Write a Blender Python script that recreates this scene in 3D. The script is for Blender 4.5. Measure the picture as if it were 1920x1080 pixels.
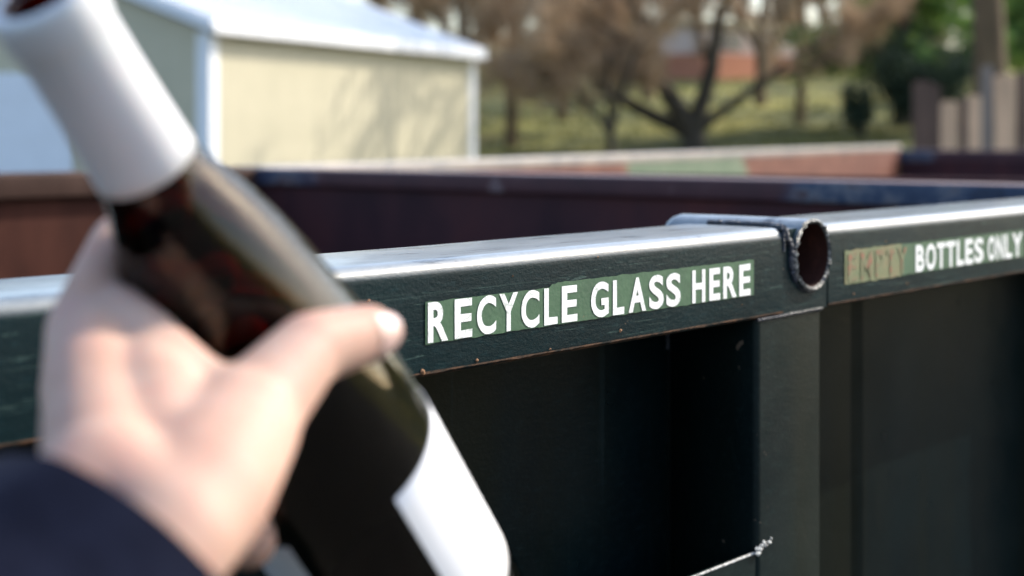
import bpy, bmesh, math, random
import numpy as np
from mathutils import Vector, Matrix, noise

R = math.radians
sc = bpy.context.scene
for o in list(bpy.data.objects):
    bpy.data.objects.remove(o)

# ------------------------------------------------------------------ camera
EYE = 1.45
F = 2900.0                       # focal length in pixels of the 1920 wide frame
HOR = 250.0                      # image row of the horizon
cam = bpy.data.cameras.new('camera')
camo = bpy.data.objects.new('camera', cam)
sc.collection.objects.link(camo)
camo.location = (0, 0, EYE)
camo.rotation_euler = (R(90), 0, 0)
cam.sensor_width = 36
cam.lens = F / 1920 * 36
cam.shift_y = -(540 - HOR) / 1920
cam.clip_start = 0.02
cam.clip_end = 2000
cam.dof.use_dof = True
cam.dof.focus_distance = 0.88
cam.dof.aperture_fstop = 6.5
cam.dof.aperture_blades = 0
sc.camera = camo

# ------------------------------------------------------------------ sky and sun
SUN_AZ = R(30)      # from +X towards +Y
SUN_EL = R(36)
w = bpy.data.worlds.new('World')
sc.world = w
w.use_nodes = True
nt = w.node_tree
nt.nodes.clear()
sky = nt.nodes.new('ShaderNodeTexSky')
sky.sky_type = 'NISHITA'
sky.sun_disc = False
sky.sun_elevation = SUN_EL
sky.sun_rotation = R(90) - SUN_AZ
sky.air_density = 1.0
sky.dust_density = 2.0
sky.ozone_density = 1.0
bg = nt.nodes.new('ShaderNodeBackground')
bg.inputs[1].default_value = 0.15
ow = nt.nodes.new('ShaderNodeOutputWorld')
nt.links.new(sky.outputs[0], bg.inputs[0])
nt.links.new(bg.outputs[0], ow.inputs[0])
sl = bpy.data.lights.new('sun', 'SUN')
sl.energy = 2.5
sl.angle = R(0.5)
sl.color = (1.0, 0.93, 0.82)
so = bpy.data.objects.new('sun', sl)
sc.collection.objects.link(so)
sv = Vector((math.cos(SUN_AZ) * math.cos(SUN_EL), math.sin(SUN_AZ) * math.cos(SUN_EL), math.sin(SUN_EL)))
so.rotation_euler = sv.to_track_quat('Z', 'Y').to_euler()
so.location = (20, 10, 20)

sc.view_settings.view_transform = 'Standard'
sc.view_settings.look = 'None'
sc.view_settings.gamma = 1
sc.view_settings.exposure = 1.3
sc.render.engine = 'CYCLES'
cy = sc.cycles
cy.use_denoising = True
cy.max_bounces = 12
cy.transmission_bounces = 12
cy.transparent_max_bounces = 8
cy.caustics_reflective = False
cy.caustics_refractive = False
cy.sample_clamp_indirect = 6
cy.use_adaptive_sampling = False

# ------------------------------------------------------------------ helpers
def at(px, py, d):
    """a world point seen at pixel (px, py) of the 1920 px photograph, d metres ahead"""
    return Vector(((px - 960) / F * d, d, EYE + (HOR - py) / F * d))

def tag(o, label=None, cat=None, group=None, kind=None):
    if label: o['label'] = label
    if cat: o['category'] = cat
    if group: o['group'] = group
    if kind: o['kind'] = kind
    return o

def empty(name, loc=(0, 0, 0), rz=0):
    o = bpy.data.objects.new(name, None)
    sc.collection.objects.link(o)
    o.location = loc
    o.rotation_euler = (0, 0, rz)
    o.empty_display_size = 0.1
    return o

class MB:
    def __init__(s):
        s.v = []; s.f = []; s.sm = []
    def add(s, vs, fs, smooth=False):
        k = len(s.v)
        s.v += [tuple(p) for p in vs]
        s.f += [tuple(i + k for i in f) for f in fs]
        s.sm += [smooth] * len(fs)
    def box(s, x0, x1, y0, y1, z0, z1):
        vs = [(x, y, z) for z in (z0, z1) for y in (y0, y1) for x in (x0, x1)]
        s.add(vs, [(0, 2, 3, 1), (4, 5, 7, 6), (0, 1, 5, 4), (2, 6, 7, 3), (0, 4, 6, 2), (1, 3, 7, 5)])
    def prism(s, prof, a, b, axis='x', smooth=False, caps=True):
        """prof: list of 2D points (counter-clockwise) extruded along an axis"""
        n = len(prof)
        def pt(t, p):
            if axis == 'x': return (t, p[0], p[1])
            if axis == 'y': return (p[0], t, p[1])
            return (p[0], p[1], t)
        vs = [pt(a, p) for p in prof] + [pt(b, p) for p in prof]
        s.add(vs, [(i, (i + 1) % n, n + (i + 1) % n, n + i) for i in range(n)], smooth)
        if caps:
            s.add(vs, [tuple(range(n))[::-1], tuple(range(n, 2 * n))])
    def tube(s, pts, rad, seg=8, cap=True, smooth=True):
        pts = [Vector(p) for p in pts]
        n = len(pts)
        vs = []
        prev = None
        for i, p in enumerate(pts):
            t = (pts[min(i + 1, n - 1)] - pts[max(i - 1, 0)])
            if t.length < 1e-9: t = Vector((0, 0, 1))
            t.normalize()
            if prev is None:
                a = t.orthogonal().normalized()
            else:
                a = (prev - t * prev.dot(t))
                a = a.normalized() if a.length > 1e-6 else t.orthogonal().normalized()
            prev = a
            b = t.cross(a)
            r = rad[i] if hasattr(rad, '__len__') else rad
            for k in range(seg):
                an = 2 * math.pi * k / seg
                vs.append(p + a * (r * math.cos(an)) + b * (r * math.sin(an)))
        fs = [(i * seg + k, i * seg + (k + 1) % seg, (i + 1) * seg + (k + 1) % seg, (i + 1) * seg + k)
              for i in range(n - 1) for k in range(seg)]
        s.add(vs, fs, smooth)
        if cap:
            s.add(vs, [tuple(range(seg))[::-1], tuple(range((n - 1) * seg, n * seg))])
    def build(s, name, mat, parent=None, loc=None):
        me = bpy.data.meshes.new(name)
        me.from_pydata([tuple(v) for v in s.v], [], s.f)
        me.polygons.foreach_set('use_smooth', s.sm)
        me.validate()
        me.update()
        if mat: me.materials.append(mat)
        o = bpy.data.objects.new(name, me)
        sc.collection.objects.link(o)
        if parent: o.parent = parent
        if loc: o.location = loc
        return o

def rounded_rect(y0, y1, z0, z1, rads, seg=6):
    """corners in order: (y0,z0) (y1,z0) (y1,z1) (y0,z1), counter-clockwise"""
    cs = [(y0, z0, 180), (y1, z0, 270), (y1, z1, 0), (y0, z1, 90)]
    out = []
    for (y, z, a0), r in zip(cs, rads):
        cy_ = y + (r if y == y0 else -r)
        cz_ = z + (r if z == z0 else -r)
        for k in range(seg + 1):
            a = R(a0 + 90 * k / seg)
            out.append((cy_ + r * math.cos(a), cz_ + r * math.sin(a)))
    return out

# ------------------------------------------------------------------ node materials
class NM:
    def __init__(s, name):
        s.m = bpy.data.materials.new(name)
        s.m.use_nodes = True
        s.t = s.m.node_tree
        s.b = s.t.nodes['Principled BSDF']
        s.tc = s.t.nodes.new('ShaderNodeTexCoord')
    def n(s, t): return s.t.nodes.new('ShaderNode' + t)
    def l(s, a, b): s.t.links.new(a, b)
    def set(s, **k):
        for a, v in k.items():
            s.b.inputs[a.replace('_', ' ')].default_value = v
        return s
    def noise(s, scale=5, detail=4, rough=.5, stretch=(1, 1, 1), off=(0, 0, 0), dist=0):
        mp = s.n('Mapping'); mp.inputs['Scale'].default_value = stretch; mp.inputs['Location'].default_value = off
        s.l(s.tc.outputs['Object'], mp.inputs[0])
        nz = s.n('TexNoise')
        nz.inputs['Scale'].default_value = scale
        nz.inputs['Detail'].default_value = detail
        nz.inputs['Roughness'].default_value = rough
        nz.inputs['Distortion'].default_value = dist
        s.l(mp.outputs[0], nz.inputs[0])
        return nz.outputs[0]
    def ramp(s, fac, stops):
        r = s.n('ValToRGB')
        e = r.color_ramp.elements
        while len(e) < len(stops): e.new(.5)
        for i, (p, c) in enumerate(stops):
            e[i].position = p
            e[i].color = (c, c, c, 1) if not hasattr(c, '__len__') else (*c, 1)
        s.l(fac, r.inputs[0])
        return r.outputs[0]
    def mix(s, fac, a, b):
        m = s.n('Mix'); m.data_type = 'RGBA'
        for k, v in ((0, fac), (6, a), (7, b)):
            if hasattr(v, 'links') or hasattr(v, 'is_linked'): s.l(v, m.inputs[k])
            elif k == 0: m.inputs[0].default_value = v
            else: m.inputs[k].default_value = (*v, 1)
        return m.outputs[2]
    def math(s, op, a, b=0.0):
        m = s.n('Math'); m.operation = op
        for k, v in ((0, a), (1, b)):
            if hasattr(v, 'is_linked'): s.l(v, m.inputs[k])
            else: m.inputs[k].default_value = v
        return m.outputs[0]
    def col(s, c):
        s.l(c, s.b.inputs['Base Color']); return s
    def rough(s, c):
        s.l(c, s.b.inputs['Roughness']); return s
    def bump(s, h, strength=.3, dist=.001, chain=None):
        b = s.n('Bump')
        b.inputs['Strength'].default_value = strength
        b.inputs['Distance'].default_value = dist
        s.l(h, b.inputs['Height'])
        if chain is not None: s.l(chain, b.inputs['Normal'])
        s.l(b.outputs[0], s.b.inputs['Normal'])
        return b.outputs[0]

def simple(name, c, rough=.6, var=.15, scale=6, spec=None):
    k = NM(name)
    nz = k.noise(scale, 4)
    k.col(k.ramp(nz, [(.3, tuple(x * (1 - var) for x in c)), (.7, tuple(min(1, x * (1 + var)) for x in c))]))
    k.set(Roughness=rough)
    if spec is not None: k.b.inputs['Specular IOR Level'].default_value = spec
    return k

# dark green brushed-on paint of the near bin (local x runs along the rail)
def paint(name, dark, light, rough=(.25, .5), bs=1.0, chips=True, spec=.5, top=False):
    k = NM(name)
    big = k.noise(3, 5, .6)
    fine = k.noise(150, 6, .75, (.35, 1, 1))
    c = k.mix(k.ramp(big, [(.35, 0), (.65, 1)]), dark, light)
    c = k.mix(k.ramp(fine, [(.52, 0), (.72, .7)]), c, tuple(x * 1.7 + .003 for x in light))
    if top:
      scr = k.noise(60, 3, .6, (.05, 1, 2.2), (5, 2, 1), 1.5)
      c = k.mix(k.ramp(scr, [(.618, 0), (.628, .8), (.634, .8), (.645, 0)]), c, (.05, .085, .075))
    if chips:
        ch = k.noise(55, 3, .6, (1, 1, 1), (3, 1, 2))
        c = k.mix(k.ramp(ch, [(.71, 0), (.74, 1)]), c, (.16, .12, .09))
    if not top:
        c = k.mix(k.ramp(k.noise(2.2, 5, .6, (1, 1, .04), (.6, 0, 0)), [(.45, 0), (.62, .8)]), c, (.008, .0085, .003))  # olive streaks painted in for reflections on the glossy sides
        c = k.mix(k.ramp(k.noise(38, 4, .6, (1, 1, .03), (.6, 0, 0)), [(.62, 0), (.70, .5)]), c, (.010, .018, .020))
    k.col(c)
    k.rough(k.ramp(k.noise(9, 6, .65), [(.3, rough[0]), (.7, rough[1])]))
    k.b.inputs['Specular IOR Level'].default_value = spec
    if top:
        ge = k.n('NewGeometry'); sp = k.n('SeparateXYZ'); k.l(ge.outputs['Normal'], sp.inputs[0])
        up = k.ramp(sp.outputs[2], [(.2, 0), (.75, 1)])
        c2 = k.ramp(k.noise(30, 6, .7, (.2, 1, 1)), [(.36, (.02, .03, .035)), (.42, (.15, .175, .19)), (.6, (.21, .24, .255)), (.75, (.13, .155, .165))])  # pale sky reflection put into the colour of up-facing faces, gloss coat too
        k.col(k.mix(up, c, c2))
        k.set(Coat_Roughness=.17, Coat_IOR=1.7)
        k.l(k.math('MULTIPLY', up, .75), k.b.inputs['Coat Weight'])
    b1 = k.bump(k.noise(90, 6, .7, (.3, 1, 1)), .5 * bs, .0010)
    k.bump(k.noise(260, 4, .7, (.7, 1, 1)), .6 * bs, .0008, b1)
    return k.m

def rust(name, stops, scale=4, rough=.75, bump=.4, stretch=(1, 1, .35)):
    k = NM(name)
    k.col(k.ramp(k.noise(scale, 8, .65, stretch), stops))
    k.set(Roughness=rough, Specular_IOR_Level=.15)
    k.bump(k.noise(40, 6, .7), bump, .002)
    return k.m

M = {}
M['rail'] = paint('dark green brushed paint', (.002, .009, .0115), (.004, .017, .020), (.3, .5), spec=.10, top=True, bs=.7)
M['panel'] = paint('dark green side paint', (.0010, .0036, .0046), (.0020, .0068, .0080), (.25, .42), chips=False, spec=.07, bs=.3)
M['post'] = paint('worn green post paint', (.003, .0085, .0095), (.007, .015, .014), (.3, .5), spec=.15, bs=.4)
k = NM('maroon faded paint')
c = k.ramp(k.noise(3, 8, .65, (1, 1, .4)), [(.3, (.026, .014, .019)), (.5, (.052, .022, .026)), (.7, (.085, .028, .028))])
k.col(c).set(Roughness=.7, Specular_IOR_Level=.12); k.bump(k.noise(50, 5, .6), .3, .001)
M['maroon'] = k.m
k = NM('maroon and blue chipped rail paint')
cm = k.ramp(k.noise(7, 7, .65), [(.3, (.04, .02, .027)), (.6, (.07, .03, .036)), (.72, (.17, .13, .14))])
cb = k.ramp(k.noise(6, 7, .7, (1, 1, 1.5), (.4, .3, 0)), [(.3, (.02, .03, .055)), (.46, (.035, .055, .10)), (.54, (.12, .13, .16)), (.60, (.06, .03, .036)), (.7, (.20, .19, .21))])
sx = k.n('SeparateXYZ'); k.l(k.tc.outputs['Object'], sx.inputs[0])
yy = k.math('ADD', sx.outputs[1], k.math('MULTIPLY', k.noise(2.5, 5), .9))
c = k.mix(k.ramp(k.math('MULTIPLY', yy, .25), [(0, 0), (.01, 1), (.37, 1), (.40, 0), (.79, 0), (.82, .8)]), cm, cb)
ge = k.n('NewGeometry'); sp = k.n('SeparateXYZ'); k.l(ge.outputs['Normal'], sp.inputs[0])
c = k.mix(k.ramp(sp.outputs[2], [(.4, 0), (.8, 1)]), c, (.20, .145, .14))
k.col(c).set(Roughness=.5, Specular_IOR_Level=.2); k.bump(k.noise(50, 5, .6), .3, .001)
M['maroon_rail'] = k.m
M['brown'] = rust('red brown rusty paint', [(.3, (.036, .011, .007)), (.5, (.058, .018, .011)), (.7, (.085, .028, .017))], 5)
M['brown_rail'] = rust('worn brown rail paint', [(.3, (.035, .017, .012)), (.5, (.05, .025, .018)), (.72, (.09, .05, .036))], 7, .6)
k = NM('brown and pale green rail paint')
sx = k.n('SeparateXYZ'); k.l(k.tc.outputs['Object'], sx.inputs[0])
wob = k.math('ADD', sx.outputs[0], k.math('MULTIPLY', k.noise(6, 4), .5))
band = k.math('MULTIPLY', k.math('GREATER_THAN', wob, 3.72), k.math('LESS_THAN', wob, 6.0))
c = k.ramp(k.noise(5, 8, .7), [(.3, (.08, .024, .014)), (.5, (.14, .045, .026)), (.7, (.24, .11, .07))])
c = k.mix(band, c, k.ramp(k.noise(9, 6, .7), [(.35, (.08, .13, .075)), (.65, (.16, .20, .13))]))
k.col(c).set(Roughness=.5); k.bump(k.noise(40, 5), .3, .001)
M['far_side'] = k.m
k = NM('pale weathered rail top')
k.col(k.ramp(k.noise(5, 7, .7), [(.35, (.22, .21, .20)), (.7, (.44, .38, .32))])).set(Roughness=.4)
M['far_rail'] = k.m
k = NM('weld metal')
k.col(k.ramp(k.noise(160, 4, .7), [(.35, (.012, .017, .022)), (.58, (.035, .04, .06)), (.72, (.30, .30, .32))]))
k.set(Roughness=.32); k.bump(k.noise(420, 4, .7), .9, .0016)
M['weld'] = k.m
k = NM('bare ground metal')
k.col(k.ramp(k.noise(240, 4, .7), [(.42, (.03, .035, .035)), (.56, (.12, .12, .12)), (.66, (.6, .6, .58))])).set(Roughness=.3, Metallic=.6)
k.bump(k.noise(500, 4, .7), .9, .0015)
M['bare'] = k.m
k = NM('white flaked weld and edge glint'); k.col(k.ramp(k.noise(120, 4, .7), [(.35, (.10, .10, .10)), (.5, (.5, .5, .48)), (.7, (.75, .75, .72))])).set(Roughness=.5); k.bump(k.noise(300, 4, .7), .9, .0015)
M['chalk'] = k.m
M['pipe_in'] = rust('rusty pipe bore', [(.35, (.02, .009, .008)), (.6, (.06, .022, .016)), (.75, (.14, .045, .03))], 22, .8)
M['rust_chip'] = rust('orange rust chip', [(.35, (.10, .05, .03)), (.65, (.35, .19, .10))], 90, .8, stretch=(1, 1, 1))
M['rust_lip'] = rust('rust line', [(.42, (.012, .012, .010)), (.66, (.13, .065, .035))], 26, .8, stretch=(1, 1, 1))
k = NM('green sign paint')
c = k.ramp(k.noise(30, 7, .7), [(.3, (.028, .08, .04)), (.6, (.045, .115, .056)), (.8, (.08, .14, .08))])
ru = k.noise(24, 4, .7, (1, 1, 1), (.2, 0, .4))
c = k.mix(k.ramp(ru, [(.67, 0), (.71, .8)]), c, (.17, .10, .06))
k.col(c).set(Roughness=.5); k.bump(k.noise(200, 4), .35, .0006)
M['sign_green'] = k.m
k = NM('faded tan green sign paint')
c = k.ramp(k.noise(18, 7, .7), [(.3, (.10, .14, .065)), (.5, (.155, .17, .08)), (.64, (.20, .16, .08)), (.75, (.25, .11, .06))])
k.col(c).set(Roughness=.5); k.bump(k.noise(200, 4), .35, .0006)
M['sign_tan'] = k.m
k = NM('rusty ghost lettering')
c = k.ramp(k.noise(70, 6, .7), [(.49, (.155, .165, .08)), (.57, (.22, .11, .06)), (.75, (.33, .10, .055))])
k.col(c).set(Roughness=.7)
M['ghost'] = k.m
k = NM('white stencil paint')
c = k.ramp(k.noise(90, 5, .7), [(.28, (.45, .48, .42)), (.36, (.86, .86, .84))])
cr = k.noise(35, 2, .5, (1, 1, 1), (4, 2, 2))
c = k.mix(k.ramp(cr, [(.488, 0), (.498, .7), (.502, .7), (.512, 0)]), c, (.35, .4, .33))
k.col(c).set(Roughness=.55)
M['letter'] = k.m

# ================================================================== NEAR BIN
TOP = EYE - 0.116
RH, RD = 0.105, 0.145            # rail height and depth
ANG = math.atan2(.762, .648)
P0 = Vector((-.083, 1.40, 0))
def ux(px):                       # distance along the rail of photo column px
    kk = (px - 960) / F
    return (kk * 1.4 + .083) / (.648 - .762 * kk)

SC = .58                         # the measures below are in units of 0.58 m: rail 61 mm high, letters 21 mm
ZB = EYE - EYE / SC + .01        # ground level in those units
binA = tag(empty('steel_recycling_bin', (P0.x * SC, P0.y * SC, EYE * (1 - SC)), ANG),
           'dark green steel bin with a RECYCLE GLASS HERE rail, maroon inside, nearest the camera', 'recycling bin')
binA.scale = (SC,) * 3
XL, XR = -3.6, 2.336
WID = 3.02
PU = .704; PR = .0455; PZ = TOP + .0095 - PR
M0, M1 = ux(1468), PU + PR + .001
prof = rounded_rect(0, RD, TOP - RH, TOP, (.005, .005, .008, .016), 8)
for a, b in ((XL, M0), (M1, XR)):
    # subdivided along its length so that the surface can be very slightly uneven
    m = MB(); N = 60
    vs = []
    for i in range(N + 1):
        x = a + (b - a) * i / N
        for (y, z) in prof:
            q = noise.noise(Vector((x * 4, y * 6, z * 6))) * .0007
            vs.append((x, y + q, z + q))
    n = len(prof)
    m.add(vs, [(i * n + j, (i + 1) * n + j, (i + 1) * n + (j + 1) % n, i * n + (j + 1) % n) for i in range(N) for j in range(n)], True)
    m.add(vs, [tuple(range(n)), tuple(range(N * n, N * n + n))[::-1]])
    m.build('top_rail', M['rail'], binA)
# the short block of rail below the pipe, notched for it
half = math.sqrt(PR ** 2 - (TOP - PZ) ** 2)
poly = [(M0 + .0005, TOP - RH + .0005), (M1 - .0005, TOP - RH + .0005), (M1 - .0005, TOP - .0015)]
a0 = math.atan2(TOP - .0015 - PZ, half)
a0 = math.asin((TOP - .0015 - PZ) / PR)
arc = []
for i in range(25):
    a = a0 - (math.pi + 2 * a0) * i / 24
    arc.append((PU + PR * math.cos(a), PZ + PR * math.sin(a)))
arc = [(min(x, M1 - .0005), z) for x, z in arc]
poly += arc
poly += [(M0 + .0005, TOP - .0015)]
m = MB()
# triangulate through quads between arc and the outer border
bord = []
for (x, z) in arc:
    if z > PZ: bord.append(((M1 - .0005) if x > PU else (M0 + .0005), z))
    else:
        t = (x - (PU - PR)) / (2 * PR)
        bord.append((M0 + .0005 + t * (M1 - M0 - .001), TOP - RH + .0005))
for y in (.0012, RD - .001):
    vs = [(x, y, z) for x, z in arc] + [(x, y, z) for x, z in bord]
    n = len(arc)
    m.add(vs, [(i, i + 1, n + i + 1, n + i) for i in range(n - 1)])
L = M0 + .0005; Rr = M1 - .0005
m.add([(L, .0012, TOP - .0015), (arc[-1][0], .0012, TOP - .0015), (arc[-1][0], RD - .001, TOP - .0015), (L, RD - .001, TOP - .0015)], [(0, 1, 2, 3)])
m.add([(L, .0012, TOP - RH + .0005), (Rr, .0012, TOP - RH + .0005), (Rr, RD - .001, TOP - RH + .0005), (L, RD - .001, TOP - RH + .0005)], [(3, 2, 1, 0)])
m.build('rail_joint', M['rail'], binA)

# pipe
pp = empty('pipe', (0, 0, 0)); pp.parent = binA
def ring(r, y, n=40, jit=0, seed=0):
    out = []
    for i in range(n):
        a = 2 * math.pi * i / n
        q = noise.noise(Vector((math.cos(a) * 7 + seed, math.sin(a) * 7, seed))) * jit
        out.append((PU + (r + q) * math.cos(a), y + q * 1.5, PZ + (r + q) * math.sin(a)))
    return out
def rings(mb, rs, smooth=True):
    n = len(rs[0]); vs = sum(rs, [])
    mb.add(vs, [(i * n + k, i * n + (k + 1) % n, (i + 1) * n + (k + 1) % n, (i + 1) * n + k) for i in range(len(rs) - 1) for k in range(n)], smooth)
m = MB(); rings(m, [ring(PR, -.004, jit=.0006), ring(PR, .05), ring(PR, .12), ring(PR - .0004, .19), ring(PR - .003, .199), ring(PR - .007, .2005, jit=.002)])
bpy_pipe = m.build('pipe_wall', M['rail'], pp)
m = MB(); rings(m, [ring(PR - .0055, -.0035, jit=.0006), ring(PR - .0055, .1), ring(PR - .0055, .199)])
m.build('pipe_bore', M['pipe_in'], pp)
m = MB(); m.add(ring(PR - .006, .197, 40), [tuple(range(40))]); m.build('pipe_plug', M['pipe_in'], pp)
m = MB(); rings(m, [ring(PR + .0002, -.0042, 90, .0012), ring(PR - .0028, -.0068, 90, .0016, 3), ring(PR - .0058, -.0034, 90, .0012, 5)])
m.build('pipe_rim', M['bare'], pp)
# weld beads
def bead(pts, r, seed, name='weld_bead', mat='weld', parent=binA):
    P = []; rad = []
    for a, b in zip(pts[:-1], pts[1:]):
        a = Vector(a); b = Vector(b)
        n = max(2, int((b - a).length / .0022))
        for i in range(n): P.append(a.lerp(b, i / n))
    rad = [r * (1 + .55 * noise.noise(Vector((i * .9, seed, 0))) + .25 * noise.noise(Vector((i * 2.1, seed, 4)))) for i in range(len(P))]
    P = [p + Vector((noise.noise(Vector((i * .5, seed, 1))), noise.noise(Vector((i * .5, seed, 2))), noise.noise(Vector((i * .5, seed, 3))))) * r * .5 for i, p in enumerate(P)]
    mb = MB(); mb.tube(P, rad, 8)
    return mb.build(name, M[mat], parent)
bead([(M0 + .006, .001, TOP - .001), (M0 + .008, -.0005, TOP - .012), (PU - PR - .001, 0, PZ + .012), (PU - PR - .002, 0, PZ - .01), (PU - PR * .8, 0, PZ - PR * .68)], .0042, 1)
bead([(M0 + .001, .0, TOP - .004), (M0 + .002, 0, TOP - .03)], .0022, 2)
bead([(M0 + .006, .002, TOP + .001), (PU - half - .001, .05, TOP + .001), (PU - half - .001, RD - .01, TOP + .001)], .0036, 3)
cir = [(PU + (PR + .001) * math.cos(R(a)), .0005, PZ + (PR + .001) * math.sin(R(a))) for a in range(-175, 15, 8)]
bead(cir, .0017, 4)
bead([(ux(1425) - .002, .003, TOP - RH - .002), (ux(1545) + .002, .003, TOP - RH - .001)], .0024, 5)
bead([(ux(1480), .002, TOP - RH - .001), (ux(1545), .001, TOP - RH - .0005)], .0014, 6, mat='bare')
# rust line under the rail
for x0, x1 in ((-.5, M0), (M1, 2.2)):
    m = MB(); vs = []
    N = 400
    for i in range(N + 1):
        x = x0 + (x1 - x0) * i / N
        h = .0007 + .0016 * max(0, noise.noise(Vector((x * 25, 0, 0)))) + .0009 * max(0, noise.noise(Vector((x * 120, 0, 3))))
        vs += [(x, -.0004, TOP - RH + .004 + h * .3), (x, -.0006, TOP - RH + .0035 - h), (x, .004, TOP - RH - .0006)]
    m.add(vs, [(3 * i + j, 3 * i + j + 1, 3 * i + j + 4, 3 * i + j + 3) for i in range(N) for j in (0, 1)])
    m.build('rust_line', M['rust_lip'], binA)
# rusty chips along the lower edge and on the face of the rail
rk = random.Random(4)
for px, v, r in ((792, .100, .0030), (893, .098, .0020), (1162, .092, .0022), (1030, .099, .0016), (735, .055, .0022), (1600, .094, .0022), (1700, .092, .002), (960, .022, .0012), (1120, .012, .0012), (1390, .085, .001), (690, .03, .0016), (1660, .03, .0015)):
    x = ux(px); z = TOP - v; n_ = 9
    mb = MB()
    mb.add([(x, -.0022, z)] + [(x + r * rk.uniform(.6, 1.4) * math.cos(2 * math.pi * i / n_), -.0010, z + r * rk.uniform(.5, 1.2) * math.sin(2 * math.pi * i / n_)) for i in range(n_)],
           [(0, 1 + i, 1 + (i + 1) % n_) for i in range(n_)])
    mb.build('rust_chip', M['rust_chip'], binA)
# posts and side panels
def post(x0, x1):
    mb = MB()
    p = rounded_rect(.0045, RD - .001, 0, 1, (0.001, .001, .001, .001), 2)
    # profile in x,y
    q = []
    r = .008
    for cx, cyy, a_0 in ((x0 + r, .0035 + r, 180), (x1 - r, .0035 + r, 270)):
        for kk in range(7):
            a = R(a_0 + 90 * kk / 6)
            q.append((cx + r * math.cos(a), cyy + r * math.sin(a)))
    q += [(x1, RD + .002), (x0, RD + .002)]
    mb.prism(q, ZB, TOP - RH - .0002, 'z', True)
    return mb.build('side_post', M['post'], binA)
pw = ux(1545) - ux(1425)
for x in (ux(1425) - 2.9, ux(1425) - 1.45, ux(1425), ux(1425) + 1.25):
    post(x, x + pw)
# side panel with shallow folds (recessed)
m = MB()
xs = []; x = XL
zs = [ZB, .3, .6, .85, TOP - RH - .0005]
folds = [(XL, 0), (ux(950) - .005, 0), (ux(950), .003), (ux(950) + .004, 0), (ux(1425), 0), (ux(1545), 0), (ux(1640), .0), (ux(1655), .006), (ux(1760), .006), (ux(1775), 0), (XR, 0)]
vs = []
for z in zs:
    for (x, o_) in folds: vs.append((x, RD - .012 + o_, z))
n = len(folds)
m.add(vs, [(j * n + i, j * n + i + 1, (j + 1) * n + i + 1, (j + 1) * n + i) for j in range(len(zs) - 1) for i in range(n - 1)])
m.build('side_panel', M['panel'], binA)
bead([(ux(1425) - .001, RD - .012, TOP - RH), (ux(1425) - .001, RD - .012, TOP - RH - .05)], .003, 8)
# horizontal rib between posts
zr = EYE - .502
for a, b in ((ux(1425) - 1.45 + pw, ux(1425)),):
    mb = MB()
    mb.prism([(.006, .3), (.014, .3), (.014, zr), (.006, zr)], a + .0005, b - .0005, 'x')
    mb.build('side_rib', M['post'], binA)
rw = random.Random(6)
mb = MB()
for i in range(34):     # flaked, whitish weld spatter where the rib meets the post
    t = rw.random(); c_ = Vector((ux(1424) + .036 * t - .004, .0025, zr + .001 + .010 * t + rw.gauss(0, .0022)))
    r = rw.uniform(.0012, .0034) * (1.2 - .5 * t); q = []
    for z_, rr in ((-1, .5), (-.3, 1), (.5, .8), (1, .3)):
        q.append([c_ + Vector((math.cos(a_) * r * rr * rw.uniform(.7, 1.6), -z_ * r * .5, math.sin(a_) * r * rr * rw.uniform(.6, 1.2))) for a_ in [2 * math.pi * j / 7 for j in range(7)]])
    rings(mb, q, False); mb.add(q[-1], [tuple(range(7))])
mb.build('weld_spatter', M['chalk'], binA)
m = MB()
m.tube([(ux(1425) - .32, .0062, zr + .0005), (ux(1425) - .001, .0062, zr + .0005)], .0017, 6)  # whitish strip painting the light caught along the rib's upper edge
m.build('rib_edge_glint', M['chalk'], binA)
# far (long) wall, end wall, other end wall, floor
m = MB(); m.box(XL, XR + .1, WID, WID + .03, ZB, TOP - .06); m.build('long_wall', M['brown'], binA)
m = MB(); m.prism(rounded_rect(WID - .03, WID + .12, TOP - .075, TOP, (.008,) * 4, 4), XL, XR + .1, 'x', True); m.build('top_rail', M['brown_rail'], binA)
m = MB(); m.box(XR + .02, XR + .05, RD, WID - .0305, ZB, TOP - .055); m.build('end_wall', M['maroon'], binA)
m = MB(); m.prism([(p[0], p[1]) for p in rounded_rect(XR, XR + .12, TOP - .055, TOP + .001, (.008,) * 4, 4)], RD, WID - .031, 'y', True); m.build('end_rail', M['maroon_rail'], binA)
m = MB(); m.box(XL, XL + .05, RD, WID, ZB, TOP - .002); m.build('end_wall', M['maroon'], binA)
m = MB(); m.box(XL, XR, RD, WID, ZB, ZB + .06); m.build('floor_plate', M['brown'], binA)

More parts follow.
